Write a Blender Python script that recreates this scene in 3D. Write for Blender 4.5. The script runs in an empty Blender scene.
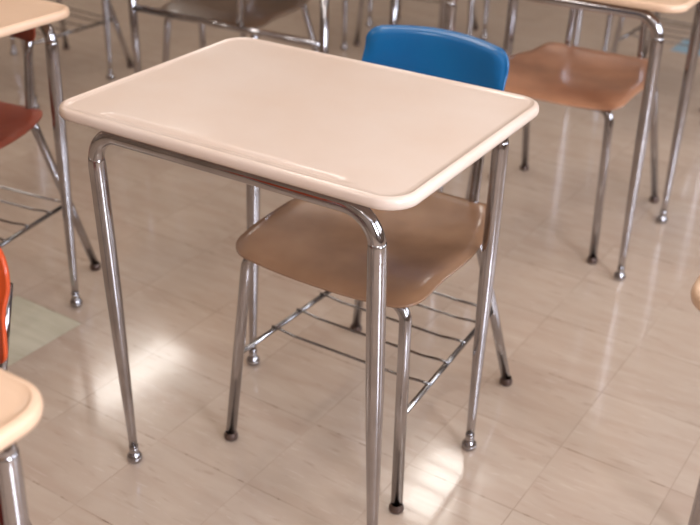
import bpy, bmesh, math, random
from mathutils import Vector, Matrix
random.seed(4)
S = bpy.context.scene
COL = S.collection
PI = math.pi

# ------------------------------------------------------------------ camera
def make_camera():
    cd = bpy.data.cameras.new('camera'); co = bpy.data.objects.new('camera', cd); COL.objects.link(co)
    yaw, pitch, roll, f = -0.5450, 0.5008, 0.0256, 1.4613
    fw = Vector((math.sin(yaw)*math.cos(pitch), math.cos(yaw)*math.cos(pitch), -math.sin(pitch)))
    r = Vector((math.cos(yaw), -math.sin(yaw), 0)); u = r.cross(fw)
    r2 = r*math.cos(roll)+u*math.sin(roll); u2 = -r*math.sin(roll)+u*math.cos(roll)
    m = Matrix((r2, u2, -fw)).transposed().to_4x4(); m.translation = Vector((0.9149, -1.3445, 1.3302))
    co.matrix_world = m
    cd.sensor_width = 36; cd.lens = 36*f; cd.sensor_fit = 'HORIZONTAL'; cd.clip_start = .05
    cd.dof.use_dof = True; cd.dof.focus_distance = 1.50; cd.dof.aperture_fstop = 4.6
    S.camera = co
make_camera()
S.view_settings.view_transform = 'Standard'; S.view_settings.look = 'None'
S.view_settings.gamma = 1; S.view_settings.use_curve_mapping = False
S.view_settings.exposure = 0.08

# ------------------------------------------------------------------ world and lights
w = bpy.data.worlds.new('world'); S.world = w; w.use_nodes = True
w.node_tree.nodes['Background'].inputs[0].default_value = (.80, .90, 1, 1)
w.node_tree.nodes['Background'].inputs[1].default_value = 1.0

X0, X1, Y0, Y1, ZC = -5.2, 3.4, -3.2, 6.6, 2.9      # the room
def area(name, loc, rot, sx, sy, power, col):
    l = bpy.data.lights.new(name, 'AREA'); l.shape = 'RECTANGLE'; l.size = sx; l.size_y = sy
    l.energy = power; l.color = col
    o = bpy.data.objects.new(name, l); COL.objects.link(o); o.location = loc; o.rotation_euler = rot
    return o
# fluorescent ceiling lights
LIGHTS = [(x, y) for x in (-3.4, -1.1, 1.2) for y in (-1.6, 0.75, 3.1)]
for x, y in LIGHTS:
    area('ceiling_lamp', (x, y, ZC-.10), (0, 0, 0), .28, 1.18, 6.6, (1, .95, .895))
# daylight entering through the windows of the right wall
WIN_R = [(-1.30, 1.0), (1.1, 1.0), (3.5, 1.0)]
for y, wd in WIN_R:
    area('window_daylight', (X1-.06, y, 1.75), (0, PI/2, 0), 1.45, wd, 150 if y < 1 else 45, (.80, .86, 1))

# ------------------------------------------------------------------ materials
def mat(name, col, rough=.5, metal=0, coat=0, spec=.5):
    m = bpy.data.materials.new(name); m.use_nodes = True
    b = m.node_tree.nodes['Principled BSDF']
    b.inputs['Base Color'].default_value = (*col, 1); b.inputs['Roughness'].default_value = rough
    b.inputs['Metallic'].default_value = metal; b.inputs['Coat Weight'].default_value = coat
    b.inputs['Coat Roughness'].default_value = .08; b.inputs['Specular IOR Level'].default_value = spec
    return m
def lin(r, g, b):
    return tuple((c/255/12.92 if c/255 < .04045 else ((c/255+.055)/1.055)**2.4) for c in (r, g, b))
def noisy(name, c1, c2, scale, rough, metal=0, coat=0, bump=0, detail=3, stretch=(1,1,1), rvar=0, bscale=None):
    m = mat(name, c1, rough, metal, coat); nt = m.node_tree; N = nt.nodes; L = nt.links; b = N['Principled BSDF']
    tc = N.new('ShaderNodeTexCoord'); mp = N.new('ShaderNodeMapping'); mp.inputs['Scale'].default_value = stretch
    L.new(tc.outputs['Object'], mp.inputs[0])
    n = N.new('ShaderNodeTexNoise'); n.inputs['Scale'].default_value = scale; n.inputs['Detail'].default_value = detail
    L.new(mp.outputs[0], n.inputs['Vector'])
    cr = N.new('ShaderNodeValToRGB'); cr.color_ramp.elements[0].position = .35; cr.color_ramp.elements[1].position = .68
    cr.color_ramp.elements[0].color = (*c1, 1); cr.color_ramp.elements[1].color = (*c2, 1)
    L.new(n.outputs['Fac'], cr.inputs[0]); L.new(cr.outputs[0], b.inputs['Base Color'])
    if rvar:
        mr = N.new('ShaderNodeMapRange'); mr.inputs['To Min'].default_value = rough-rvar; mr.inputs['To Max'].default_value = rough+rvar
        L.new(n.outputs['Fac'], mr.inputs[0]); L.new(mr.outputs[0], b.inputs['Roughness'])
    if bump:
        n2 = N.new('ShaderNodeTexNoise'); n2.inputs['Scale'].default_value = bscale or 700; L.new(tc.outputs['Object'], n2.inputs['Vector'])
        bp = N.new('ShaderNodeBump'); bp.inputs['Strength'].default_value = bump; bp.inputs['Distance'].default_value = .001
        L.new(n2.outputs['Fac'], bp.inputs['Height']); L.new(bp.outputs[0], b.inputs['Normal'])
    return m
CHROME = noisy('chrome', (.37, .35, .355), (.47, .45, .46), 14, .11, 1, rvar=.04, bump=.05, bscale=60)
STEEL = noisy('worn_steel', (.27, .26, .26), (.38, .37, .37), 22, .20, 1, rvar=.07)
RUBBER = mat('dark_cap', lin(98, 80, 72), .30, .6)
TAN = noisy('tan_hard_plastic', lin(212, 192, 177), lin(207, 183, 165), 5, .40, coat=.35, bump=.10, bscale=900)
TAN2 = noisy('warm_tan_hard_plastic', lin(218, 183, 153), lin(211, 175, 144), 5, .36, coat=.25, bump=.10, bscale=900)
BLUE = noisy('blue_plastic', lin(0, 96, 148), lin(0, 88, 140), 6, .34, coat=.3, bump=.08, bscale=500)
SEAT = noisy('brown_plastic', lin(158, 121, 92), lin(134, 99, 74), 7, .27, coat=.3, bump=.06, bscale=500)
SEAT2 = noisy('copper_brown_plastic', lin(192, 138, 104), lin(162, 114, 86), 7, .28, coat=.3, bump=.06, bscale=500)
SEAT3 = noisy('grey_brown_plastic', lin(120, 98, 78), lin(104, 82, 66), 7, .36, coat=.2)
MAROON = noisy('dark_red_plastic', lin(112, 30, 18), lin(98, 24, 14), 6, .4)
RUST = noisy('rust_red_plastic', lin(146, 62, 32), lin(128, 50, 26), 7, .52, coat=0)
ORANGE = noisy('orange_plastic', lin(192, 72, 24), lin(178, 62, 18), 6, .35, coat=.2)
BRACKET = mat('bracket_paint', lin(70, 60, 56), .5, .6)

def floor_mat():
    m = mat('vinyl_tile', (.5, .4, .35), .2); nt = m.node_tree; N = nt.nodes; L = nt.links; b = N['Principled BSDF']
    def math_(op, a, bb=None, c=None):
        n = N.new('ShaderNodeMath'); n.operation = op
        for i, v in enumerate((a, bb, c)):
            if v is None: continue
            if isinstance(v, (int, float)): n.inputs[i].default_value = v
            else: L.new(v, n.inputs[i])
        return n.outputs[0]
    tc = N.new('ShaderNodeTexCoord'); sp = N.new('ShaderNodeSeparateXYZ'); L.new(tc.outputs['Object'], sp.inputs[0])
    T = .2286
    u = math_('DIVIDE', sp.outputs[0], T); v = math_('DIVIDE', sp.outputs[1], T)
    iu = math_('FLOOR', u); iv = math_('FLOOR', v); fu = math_('SUBTRACT', u, iu); fv = math_('SUBTRACT', v, iv)
    cid = N.new('ShaderNodeCombineXYZ'); L.new(iu, cid.inputs[0]); L.new(iv, cid.inputs[1])
    wn = N.new('ShaderNodeTexWhiteNoise'); wn.noise_dimensions = '2D'; L.new(cid.outputs[0], wn.inputs['Vector'])
    # streaks running along the rows, shifted tile by tile
    off = N.new('ShaderNodeVectorMath'); off.operation = 'SCALE'; L.new(wn.outputs['Color'], off.inputs[0]); off.inputs['Scale'].default_value = 9
    def streak(sc, detail, dist=.0):
        mp = N.new('ShaderNodeMapping'); mp.inputs['Scale'].default_value = sc; L.new(tc.outputs['Object'], mp.inputs[0])
        ad = N.new('ShaderNodeVectorMath'); ad.operation = 'ADD'; L.new(mp.outputs[0], ad.inputs[0]); L.new(off.outputs[0], ad.inputs[1])
        n = N.new('ShaderNodeTexNoise'); n.inputs['Scale'].default_value = 1; n.inputs['Detail'].default_value = detail; n.inputs['Distortion'].default_value = dist
        L.new(ad.outputs[0], n.inputs['Vector']); return n.outputs['Fac']
    s1 = streak((5, 26, 1), 4, .6); s2 = streak((16, 150, 1), 3, .4); s3 = streak((14, 75, 1), 2, .3)
    def ramp(fac, stops):
        r = N.new('ShaderNodeValToRGB'); e = r.color_ramp.elements
        e[0].position, e[0].color = stops[0][0], (*stops[0][1], 1); e[1].position, e[1].color = stops[-1][0], (*stops[-1][1], 1)
        for p_, c_ in stops[1:-1]:
            q = e.new(p_); q.color = (*c_, 1)
        L.new(fac, r.inputs[0]); return r.outputs[0]
    base = ramp(s1, [(.3, lin(180, 158, 140)), (.5, lin(185, 165, 147)), (.7, lin(190, 171, 153))])
    def mix(f, a, c, mode='MIX'):
        n = N.new('ShaderNodeMix'); n.data_type = 'RGBA'; n.blend_type = mode
        if isinstance(f, float): n.inputs[0].default_value = f
        else: L.new(f, n.inputs[0])
        for i, q in ((6, a), (7, c)):
            if isinstance(q, tuple): n.inputs[i].default_value = (*q, 1)
            else: L.new(q, n.inputs[i])
        return n.outputs[2]
    fine = math_('MULTIPLY', math_('GREATER_THAN', s2, .66), .14)
    c1 = mix(fine, base, lin(232, 216, 204))
    dark = N.new('ShaderNodeMapRange'); L.new(s3, dark.inputs[0]); dark.inputs['From Min'].default_value = .64; dark.inputs['From Max'].default_value = .74
    dark.inputs['To Max'].default_value = .22
    c2 = mix(dark.outputs[0], c1, lin(112, 78, 62))
    tone = math_('MULTIPLY_ADD', wn.outputs['Value'], .06, .96)
    tn = N.new('ShaderNodeCombineColor'); [L.new(tone, tn.inputs[i]) for i in range(3)]
    c3 = mix(1.0, c2, tn.outputs[0], 'MULTIPLY')
    def is_tile(i, j):
        a = math_('COMPARE', iu, float(i), .1); bb = math_('COMPARE', iv, float(j), .1); return math_('MULTIPLY', a, bb)
    pale = mix(.22, ramp(s1, [(.3, lin(186, 182, 158)), (.7, lin(212, 208, 186))]), c3)
    c3 = mix(is_tile(-5, -1), c3, pale)
    c3 = mix(math_('MULTIPLY', math_('COMPARE', u, -1.55, .52), math_('COMPARE', v, 14.15, .52)), c3, lin(142, 178, 196))
    # worn joints
    eu = math_('MINIMUM', fu, math_('SUBTRACT', 1, fu)); ev = math_('MINIMUM', fv, math_('SUBTRACT', 1, fv))
    e = math_('MINIMUM', eu, ev)
    jn = N.new('ShaderNodeTexNoise'); jn.inputs['Scale'].default_value = 7; L.new(tc.outputs['Object'], jn.inputs['Vector'])
    wj = N.new('ShaderNodeMapRange'); L.new(jn.outputs['Fac'], wj.inputs[0]); wj.inputs['From Min'].default_value = .3; wj.inputs['From Max'].default_value = .7
    wj.inputs['To Min'].default_value = .0; wj.inputs['To Max'].default_value = .62
    ch = N.new('ShaderNodeTexNoise'); ch.inputs['Scale'].default_value = 22; ch.inputs['Detail'].default_value = 3; L.new(tc.outputs['Object'], ch.inputs['Vector'])
    chip = math_('MULTIPLY', math_('GREATER_THAN', ch.outputs['Fac'], .57), .45)
    jv = math_('MULTIPLY', math_('LESS_THAN', ev, .0065), math_('ADD', math_('MULTIPLY', wj.outputs[0], .8), chip))
    ju = math_('MULTIPLY', math_('LESS_THAN', eu, .0045), math_('MULTIPLY', wj.outputs[0], .8))
    jm = math_('MINIMUM', math_('MAXIMUM', jv, ju), .8)
    c4 = mix(jm, c3, lin(112, 88, 72))
    L.new(c4, b.inputs['Base Color'])
    rn = N.new('ShaderNodeTexNoise'); rn.inputs['Scale'].default_value = 3.5; rn.inputs['Detail'].default_value = 4; L.new(tc.outputs['Object'], rn.inputs['Vector'])
    rr = N.new('ShaderNodeMapRange'); L.new(rn.outputs['Fac'], rr.inputs[0]); rr.inputs['To Min'].default_value = .12; rr.inputs['To Max'].default_value = .24
    L.new(rr.outputs[0], b.inputs['Roughness'])
    b.inputs['Coat Weight'].default_value = .6; b.inputs['Coat Roughness'].default_value = .09
    bn = N.new('ShaderNodeTexNoise'); bn.inputs['Scale'].default_value = 26; bn.inputs['Detail'].default_value = 2; L.new(tc.outputs['Object'], bn.inputs['Vector'])
    hh = math_('SUBTRACT', bn.outputs['Fac'], math_('MULTIPLY', jm, .5))
    bp = N.new('ShaderNodeBump'); bp.inputs['Strength'].default_value = .22; bp.inputs['Distance'].default_value = .002
    L.new(hh, bp.inputs['Height']); L.new(bp.outputs[0], b.inputs['Normal'])
    return m
FLOOR = floor_mat()
WALL = noisy('wall_paint', lin(150, 132, 116), lin(142, 124, 108), 3, .7)
CEIL = noisy('ceiling_tile', lin(225, 218, 208), lin(212, 205, 196), 20, .9)
TRIM = noisy('wood_trim', lin(96, 66, 48), lin(78, 52, 38), 10, .5)
WHITEP = mat('white_enamel', lin(225, 225, 220), .4)
GLASS = mat('window_glass', (.9, .95, 1), .02); GLASS.node_tree.nodes['Principled BSDF'].inputs['Transmission Weight'].default_value = 1
TUBEM = mat('lamp_diffuser', (1, .95, .88), .4)
_b = TUBEM.node_tree.nodes['Principled BSDF']; _b.inputs['Emission Color'].default_value = (1, .94, .87, 1); _b.inputs['Emission Strength'].default_value = 5

# ------------------------------------------------------------------ helpers
def link(name, bm, m, parent=None, smooth=True):
    me = bpy.data.meshes.new(name); bmesh.ops.recalc_face_normals(bm, faces=bm.faces)
    bm.to_mesh(me); bm.free()
    for p in me.polygons: p.use_smooth = smooth
    me.materials.append(m)
    o = bpy.data.objects.new(name, me); COL.objects.link(o)
    if parent: o.parent = parent
    return o
def box(bm, lo, hi):
    r = bmesh.ops.create_cube(bm, size=1)
    for v in r['verts']:
        v.co = Vector([(lo[i]+hi[i])/2 + v.co[i]*(hi[i]-lo[i]) for i in range(3)])
def arc_path(pts, rad, seg=8):
    """round the corners of a polyline; returns points"""
    P = [Vector(p) for p in pts]; out = [P[0]]
    for i in range(1, len(P)-1):
        a, c, b = P[i-1], P[i], P[i+1]
        r = rad[i] if isinstance(rad, (list, tuple)) else rad
        d1 = (a-c).normalized(); d2 = (b-c).normalized(); ang = d1.angle(d2)
        if r <= 0 or ang > PI-.02: out.append(c); continue
        t = min(r/math.tan(ang/2), (a-c).length*.49, (b-c).length*.49); r2 = t*math.tan(ang/2)
        bis = (d1+d2).normalized(); cen = c+bis*(r2/math.sin(ang/2)); s = c+d1*t-cen; e = c+d2*t-cen
        tot = s.angle(e); ax = s.cross(e).normalized()
        for k in range(seg+1):
            out.append(cen+Matrix.Rotation(tot*k/seg, 3, ax) @ s)
    out.append(P[-1]); return out
def tube(bm, pts, r, n=14, caps=True):
    P = [Vector(p) for p in pts]; R = r if isinstance(r, (list, tuple)) else [r]*len(P)
    T = []
    for i in range(len(P)):
        a = P[max(i-1, 0)]; b = P[min(i+1, len(P)-1)]; T.append((b-a).normalized())
    up = Vector((0, 0, 1)) if abs(T[0].z) < .9 else Vector((1, 0, 0))
    nx = T[0].cross(up).normalized(); rings = []
    for i, p in enumerate(P):
        if i: nx = (nx - T[i]*nx.dot(T[i])).normalized()
        ny = T[i].cross(nx)
        rings.append([bm.verts.new(p+(nx*math.cos(2*PI*k/n)+ny*math.sin(2*PI*k/n))*R[i]) for k in range(n)])
    for a, b in zip(rings, rings[1:]):
        for k in range(n): bm.faces.new((a[k], a[(k+1) % n], b[(k+1) % n], b[k]))
    if caps:
        bm.faces.new(rings[0][::-1]); bm.faces.new(rings[-1])
def lathe(bm, prof, c, n=20):
    rings = []
    for r, z in prof:
        if r < 1e-5: rings.append([bm.verts.new((c[0], c[1], c[2]+z))])
        else: rings.append([bm.verts.new((c[0]+r*math.cos(2*PI*k/n), c[1]+r*math.sin(2*PI*k/n), c[2]+z)) for k in range(n)])
    for a, b in zip(rings, rings[1:]):
        if len(a) == 1 and len(b) == 1: continue
        for k in range(n):
            if len(a) == 1: bm.faces.new((a[0], b[(k+1) % n], b[k]))
            elif len(b) == 1: bm.faces.new((a[k], a[(k+1) % n], b[0]))
            else: bm.faces.new((a[k], a[(k+1) % n], b[(k+1) % n], b[k]))
def rrect(hw, hd, r, seg=10, n=24):
    """rounded rectangle, dense points, counter clockwise"""
    pts = []; cs = [(hw-r, -hd+r, -PI/2), (hw-r, hd-r, 0), (-hw+r, hd-r, PI/2), (-hw+r, -hd+r, PI)]
    for i, (cx, cy, a0) in enumerate(cs):
        for k in range(seg+1):
            a = a0+PI/2*k/seg; pts.append((cx+r*math.cos(a), cy+r*math.sin(a)))
        x, y = pts[-1]; nc = cs[(i+1) % 4]; a = nc[2]; x2, y2 = nc[0]+r*math.cos(a), nc[1]+r*math.sin(a)
        for k in range(1, n): pts.append((x+(x2-x)*k/n, y+(y2-y)*k/n))
    return pts
def thing(name, label, cat, loc, rz=0, group=None):
    o = bpy.data.objects.new(name, None); COL.objects.link(o); o.empty_display_size = .1
    o.location = loc; o.rotation_euler = (0, 0, rz); o['label'] = label; o['category'] = cat
    if group: o['group'] = group
    return o
def dup(root, loc, rz, label, group=None, swap=None):
    r = root.copy(); COL.objects.link(r); r.location = loc; r.rotation_euler = (0, 0, rz); r['label'] = label
    if group: r['group'] = group
    def rec(src, par):
        for ch in [c for c in bpy.data.objects if c.parent == src]:
            c = ch.copy(); COL.objects.link(c); c.parent = par
            nm = ch.name.split('.')[0]
            if swap and nm in swap:
                c.data = ch.data.copy(); c.data.materials[0] = swap[nm]
            rec(ch, c)
    rec(root, r); return r
def struct(name, bm, m, parent=None):
    o = link(name, bm, m, parent, smooth=False)
    if not parent: o['kind'] = 'structure'
    return o

# ------------------------------------------------------------------ the room
bm = bmesh.new()
gt = -0.0228; gx, gy = .1952, .0881
cs, sn = math.cos(-gt), math.sin(-gt)
fl = [bm.verts.new(((x-gx)*cs-(y-gy)*sn, (x-gx)*sn+(y-gy)*cs, 0)) for x, y in ((X0, Y0), (X1, Y0), (X1, Y1), (X0, Y1))]
fb = [bm.verts.new((v.co.x, v.co.y, -.1)) for v in fl]
bm.faces.new(fl); bm.faces.new(fb[::-1])
for k in range(4): bm.faces.new((fl[k], fb[k], fb[(k+1) % 4], fl[(k+1) % 4]))
fo = struct('floor', bm, FLOOR); fo.location = (gx, gy, 0); fo.rotation_euler = (0, 0, gt)
bm = bmesh.new(); box(bm, (X0-.1, Y0-.1, ZC), (X1+.1, Y1+.1, ZC+.1)); struct('ceiling', bm, CEIL)
bm = bmesh.new(); box(bm, (X0-.1, Y0-.1, 0), (X0, Y1+.1, ZC)); struct('wall_left', bm, WALL)
bm = bmesh.new(); box(bm, (X0, Y1, 0), (X1, Y1+.1, ZC)); struct('wall_far', bm, WALL)
bm = bmesh.new(); box(bm, (X0, Y0-.1, 0), (X1, Y0, ZC)); struct('wall_near', bm, WALL)
def wall_with_windows(name, axis, at, lo, hi, wins):
    """axis 0: wall in the plane x = at; axis 1: plane y = at"""
    def b(bm, a0, a1, z0, z1, t0=0, t1=.1, s=1):
        if axis == 0: box(bm, (at+t0, a0, z0), (at+t1, a1, z1))
        else: box(bm, (a0, at+t0, z0), (a1, at+t1, z1))
    bm = bmesh.new(); b(bm, lo, hi, 0, .98); b(bm, lo, hi, 2.52, ZC); cur = lo
    for c, wd in wins:
        b(bm, cur, c-wd/2, .98, 2.52); cur = c+wd/2
    b(bm, cur, hi, .98, 2.52); struct(name, bm, WALL)
    for i, (c, wd) in enumerate(wins):
        bm = bmesh.new()
        for a0, a1, z0, z1 in ((c-wd/2, c-wd/2+.05, .98, 2.52), (c+wd/2-.05, c+wd/2, .98, 2.52), (c-wd/2+.05, c+wd/2-.05, .98, 1.04), (c-wd/2+.05, c+wd/2-.05, 2.46, 2.52), (c-wd/2+.05, c+wd/2-.05, 1.73, 1.77)):
            b(bm, a0, a1, z0, z1, .03, .08)
        fr = struct('window_%d' % (i+1+(3 if axis else 0)), bm, WHITEP)
        bm = bmesh.new(); b(bm, c-wd/2+.04, c+wd/2-.04, 1.03, 2.47, .052, .058); struct('pane', bm, GLASS, fr)
wall_with_windows('wall_right', 0, X1, Y0-.1, Y1+.1, WIN_R)
for nm, lo, hi in (('baseboard_left', (X0, Y0, 0), (X0+.015, Y1, .1)), ('baseboard_right', (X1-.015, Y0, 0), (X1, Y1, .1)),
                   ('baseboard_far', (X0+.015, Y1-.015, 0), (X1-.015, Y1, .1)), ('baseboard_near', (X0+.015, Y0, 0), (X1-.015, Y0+.015, .1))):
    bm = bmesh.new(); box(bm, lo, hi); struct(nm, bm, TRIM)
for x, y in LIGHTS:
    t = thing('ceiling_light', 'long white fluorescent ceiling light over the classroom', 'ceiling light', (x, y, ZC), 0, 'fluorescent ceiling lights')
    bm = bmesh.new(); box(bm, (-.17, -.62, -.06), (.17, .62, 0)); link('housing', bm, WHITEP, t, False)
    bm = bmesh.new(); box(bm, (-.15, -.60, -.075), (.15, .60, -.06)); link('diffuser', bm, TUBEM, t, False)

# ------------------------------------------------------------------ student desk
DW, DD = .6673/2, .5115/2
TOPZ = .744
def desktop_bm(hw=DW, hd=DD, groove=True, r=.05):
    bm = bmesh.new(); base = rrect(hw, hd, r, 10, 40)
    prof = [(.030, -.019), (.006, -.0195), (.0015, -.0175), (0, -.0120), (.0005, -.0065), (.0022, -.0028), (.0050, -.0010), (.0075, -.0004),
            (.0086, 0), (.0096, 0), (.0108, -.0010), (.0150, -.0015), (.020, -.0025), (.0225, -.0025), (.0245, -.0025), (.0262, -.0052), (.029, -.0058), (.0318, -.0052), (.0335, -.0025), (.046, -.0025), (.08, -.0025)]
    rings = []
    for d, z in prof:
        rr = max(r-d, .004); pts = rrect(hw-d, hd-d, rr, 10, 40); ring = []
        for x, y in pts:
            zz = z
            if z < -.003 and d > .025 and d < .033 and z > -.01:
                g = groove and y < -hd+.05 and abs(x) < hw-.112
                if not g: zz = -.0025
            ring.append(bm.verts.new((x, y, TOPZ+zz)))
        rings.append(ring)
    n = len(rings[0])
    for a, b in zip(rings, rings[1:]):
        for k in range(n): bm.faces.new((a[k], a[(k+1) % n], b[(k+1) % n], b[k]))
    bm.faces.new(rings[0][::-1]); bm.faces.new(rings[-1]); return bm
FX, FY = .2735, .2015      # foot positions
def desk_leg_line(sx, sy):
    ox = .004-.0085*sy      # the frame sits a little skewed under the top
    top = Vector((ox+sx*TX, sy*TY, .655)); foot = Vector((.003+.5*(ox-.003)+sx*FX, sy*FY, .026)); return top, foot
TX, TY = .270, .228
RAILZ = .7095
def make_desk(label, loc, rz, top_mat):
    t = thing('student_desk', label, 'desk', loc, rz, None)
    link('desktop', desktop_bm(), top_mat, t)
    for sy in (-1, 1):
        a, fa = desk_leg_line(-1, sy); b, fb_ = desk_leg_line(1, sy)
        da = (a-fa).normalized(); db = (b-fb_).normalized()
        ca = a+da*((RAILZ-a.z)/da.z); cb = b+db*((RAILZ-b.z)/db.z)
        bm = bmesh.new(); tube(bm, arc_path([a-da*.10, ca, cb, b-db*.10], .056, 14), .0134, 18)
        rail = link('frame_rail', bm, CHROME, t)
        for s in (-1, 1):
            tp, ft = desk_leg_line(s, sy); dd = (ft-tp); pts = []; rr = []
            for k in range(13):
                q = k/12; pts.append(tp+dd*q); rr.append(.0148 if q < .40 else .0148-(.0148-.0080)*((q-.40)/.60))
            pts[0:1] = [tp-dd*.012, tp-dd*.004, tp+dd*.012]; rr[0:1] = [.0134, .0140, .0148]
            bm = bmesh.new(); tube(bm, pts, rr, 18)
            lg = link('leg', bm, CHROME, t)
            bm = bmesh.new()
            lathe(bm, [(.0070, .040), (.0092, .038), (.0094, .027), (.0088, .023), (.0108, .020), (.0140, .0155), (.0155, .010), (.0155, .006), (.0142, .002), (.0125, .0005), (0, .0005)][::-1], (ft.x, ft.y, 0))
            link('foot_glide', bm, CHROME, lg)
    for sx in (-1, 1):
        bm = bmesh.new(); box(bm, (sx*.155-.014, -TY+.01, .7150), (sx*.155+.014, TY-.01, .7250))
        link('cross_brace', bm, BRACKET, t, False)
    return t
# ------------------------------------------------------------------ student chair
def shell(bm, outline, fn, th, scales=(1, .985, .95, .88, .75, .55, .3)):
    """closed curved slab: outline(s) gives the 2-D outline scaled by s, fn(u, v, side) the 3-D point"""
    sides = []
    for side in (1, -1):
        rings = []
        for s in scales:
            rings.append([bm.verts.new(fn(u, v, s, side)) for u, v in outline(s)])
        n = len(rings[0]); cu = sum(q[0] for q in outline(.001))/n; cv = sum(q[1] for q in outline(.001))/n
        c = bm.verts.new(fn(cu, cv, 0, side))
        for a, b in zip(rings, rings[1:]):
            for k in range(n): bm.faces.new((a[k], a[(k+1) % n], b[(k+1) % n], b[k]))
        for k in range(n): bm.faces.new((rings[-1][k], rings[-1][(k+1) % n], c))
        sides.append(rings[0])
    a, b = sides; n = len(a)
    for k in range(n): bm.faces.new((a[k], a[(k+1) % n], b[(k+1) % n], b[k]))
def smoothstep(a, b, x):
    q = min(max((x-a)/(b-a), 0), 1); return q*q*(3-2*q)
def seat_bm():
    bm = bmesh.new()
    base = rrect(1, 1, .22, 8, 10)
    def outline(s):
        out = []
        for a, b in base:
            y = -.026+b*.206
            hw = .205-.010*(b > 0)*0 - .040*smoothstep(0, 1, b) - .006*smoothstep(0, 1, -b)
            x = a*hw
            y += -.010*(1-a*a)*(b < -.5) + .008*(1-a*a)*(b > .5)
            out.append((x*s, -.026+(y+.026)*s))
        return out
    def fn(u, v, s, side):
        b = (v+.026)/.206; a = u/.195
        z = .440 + .010*min(abs(a), 1.1)**2.5 - .010*smoothstep(-.5, -1, b) + .014*smoothstep(.55, 1.05, b) - .010*math.exp(-((b-.15)/.45)**2)*(1-min(a*a, 1))
        z -= .006*smoothstep(.90, 1.0, s)           # rolled rim
        return (u, v, z + (.0035 if side > 0 else -.0045)*(1 if s < .99 else .55))
    shell(bm, outline, fn, .008, (1, .99, .97, .94, .90, .82, .7, .5, .25)); return bm
BZ0, BZ1 = .615, .758
def back_bm():
    bm = bmesh.new(); hw, hh = .157, (BZ1-BZ0)/2; zc = (BZ0+BZ1)/2
    def outline(s):
        return [(u*s, v*s) for u, v in rrect(hw, hh, .027, 8, 10)]
    def fn(u, v, s, side):
        v2 = v + .012*(1-(u/hw)**2)*smoothstep(0, hh, v)   # bowed top edge
        y = .222 + .10*(v2) - 1.25*u*u
        y += .010*smoothstep(.86, 1, s)*smoothstep(0, .5, v/hh)
        return (u-.012, y+(-.0055 if side > 0 else .0055)*(1 if s < .985 else .6), zc+v2)
    shell(bm, outline, fn, .01, (1, .985, .95, .90, .82, .7, .5, .25)); return bm
def make_chair(label, loc, rz, seat_m, back_m, rack=True):
    t = thing('student_chair', label, 'chair', loc, rz, None)
    link('seat', seat_bm(), seat_m, t)
    bk = link('backrest', back_bm(), back_m, t)
    R = .0112
    def cap(lg, x, y):
        bm = bmesh.new(); lathe(bm, [(0, .0005), (.0125, .0005), (.0145, .004), (.0145, .010), (.0130, .014), (.0118, .016), (.0114, .018)], (x, y, 0)); link('foot_cap', bm, RUBBER, lg)
    # front legs: one inverted U, split at the middle of the seat
    for s in (-1, 1):
        bm = bmesh.new()
        tube(bm, arc_path([(s*.195, -.246, .012), (s*.170, -.205, .4215), (0, -.205, .4215)], .034, 10), R, 16)
        lg = link('leg', bm, CHROME, t); cap(lg, s*.195, -.246)
    if not rack:      # rear legs as an inverted U, separate uprights for the backrest
        for s in (-1, 1):
            bm = bmesh.new()
            tube(bm, arc_path([(s*.216, .240, .012), (s*.188, .100, .4215), (0, .100, .4215)], .034, 10), R, 16)
            lg = link('leg', bm, CHROME, t); cap(lg, s*.216, .240)
            bm = bmesh.new()
            tube(bm, arc_path([(s*.116, .02, .4215), (s*.112, .205, .4215), (s*.106, .208, .58), (s*.103, .232, .70)], [0, .03, .2, 0], 8), R*.85, 16)
            link('upright', bm, CHROME, t)
    for s in (-1, 1) if rack else ():
        bm = bmesh.new()
        tube(bm, arc_path([(s*.197, .246, .012), (s*.163, .210, .2), (s*.122, .172, .405), (s*.112, .170, .43), (s*.106, .198, .58), (s*.103, .232, .70)], [0, 0, .05, .02, .2, 0], 8), R*.95, 16)
        lg = link('leg', bm, CHROME, t); cap(lg, s*.197, .246)
        bm = bmesh.new(); tube(bm, [(s*.150, -.20, .4205), (s*.132, .0, .4205), (s*.116, .165, .4205)], .0085, 12)
        link('seat_rail', bm, STEEL, t)
    if rack:
        fb = bmesh.new(); tube(fb, [(-.163, .208, .2), (-.080, .208, .197), (.080, .208, .197), (.163, .208, .2)], .0032, 8)
        rk = link('book_rack', fb, STEEL, t)
        for sx in (-1, 1):
            bm = bmesh.new(); tube(bm, [(sx*.1835, -.226, .2), (sx*.163, .208, .2)], .0055, 10); link('rack_rod', bm, STEEL, rk)
        for y in (-.115, -.031, .052, .135):
            xr = .1785-.0475*(y+.115)
            bm = bmesh.new(); tube(bm, arc_path([(-xr-.004, y, .2062), (-xr+.018, y, .2060), (-xr+.050, y, .202), (xr-.050, y, .202), (xr-.018, y, .2060), (xr+.004, y, .2062)], .03, 4), .0029, 8)
            link('rack_wire', bm, STEEL, rk)
    return t

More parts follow.
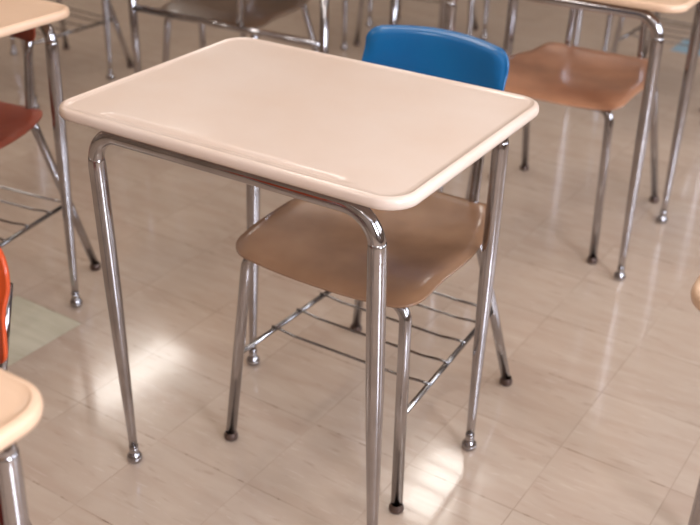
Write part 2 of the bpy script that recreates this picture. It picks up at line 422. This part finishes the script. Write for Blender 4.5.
D0 = make_desk('tan-topped school desk with chrome legs in front, blue-backed chair tucked beneath it', (0, 0, 0), 0, TAN)
C0 = make_chair('brown-seated chair with a bright blue backrest, tucked under the foreground desk', (.045, .2055, 0), 0, SEAT, BLUE)
G = 'school desks in rows'; GC = 'school chairs in rows'
D0['group'] = G; C0['group'] = GC
def desk(label, x, y, rz=0, m=TAN2): return dup(D0, (x, y, 0), math.radians(rz), label, G, {'desktop': m})
def chair(label, x, y, rz, sm, bk): return dup(C0, (x, y, 0), math.radians(rz), label, GC, {'seat': sm, 'backrest': bk})
desk('tan desk at the upper left edge with a rust-red chair under it', -1.062, -.040)
chair('rust-red school chair under the upper left desk, book rack beneath', -1.054, .060, 6, RUST, RUST)
desk('tan desk whose rounded corner enters at the lower left edge', -.062, -1.060)
chair('orange-backed school chair cut by the left edge, behind the lower left desk corner', -.105, -.875, 0, MAROON, ORANGE)
desk('tan desk at the upper right with a copper-brown chair seat under it', .015, 1.262)
cc = make_chair('copper-brown chair under the upper right desk, highlights on its rear seat edge', (.008, 1.355, 0), 0, SEAT2, RUST, rack=False); cc['group'] = GC
desk('desk at the right edge, only its front-left corner and leg in view', 1.050, -.03)
desk('background desk at the upper left, only its lower legs show beyond the left desk', -2.2, 1.28)
chair('background chair at the upper left, its dark-capped legs beside a splayed desk leg', -2.183, 1.41, -4, RUST, RUST)
desk('turned background desk at top centre, legs seen above the blue backrest', -1.18, 2.62, 14)
chair('background chair at top centre, thin legs above the blue backrest', -1.22, 2.72, 8, SEAT3, RUST)
desk('background desk at the top right, its legs beyond the copper-brown seat', -.09, 2.57)
chair('background chair at the top right, rack and legs beyond the copper-brown seat', -.06, 2.74, 0, SEAT3, BLUE)
chair('grey-brown school chair beyond the far corner of the foreground desk, behind a chrome bar', -1.18, 1.395, 3, SEAT3, RUST)

# wide desk frame at top left centre, with a low chrome bar between its legs
def bar_table():
    t = thing('long_desk', 'wide desk at top left centre, low chrome bar crossing before a grey-brown seat', 'desk', (-1.005, 1.25, 0), 0, None)
    link('desktop', desktop_bm(.42, .25, False), TAN2, t)
    for sx in (-1, 1):
        for sy in (-1, 1):
            fx = sx*.363 - (.055 if sx < 0 and sy > 0 else 0)
            bm = bmesh.new(); tube(bm, [(fx, sy*.20, .012), (fx, sy*.20, .35), (fx, sy*.20, .7225)], [.0085, .0125, .0125], 14)
            lg = link('leg', bm, CHROME, t)
            bm = bmesh.new(); lathe(bm, [(0, .0005), (.0125, .0005), (.0158, .006), (.0158, .012), (.0120, .020), (.0092, .026), (.0092, .036)], (fx, sy*.20, 0)); link('foot_glide', bm, CHROME, lg)
    bm = bmesh.new(); tube(bm, [(-.352, -.20, .466), (.352, -.20, .470)], .0105, 12); link('stretcher', bm, CHROME, t)
    bm = bmesh.new(); tube(bm, [(.066, -.20, .475), (.066, -.20, .7225)], .0105, 12); link('post', bm, CHROME, t)
bar_table()
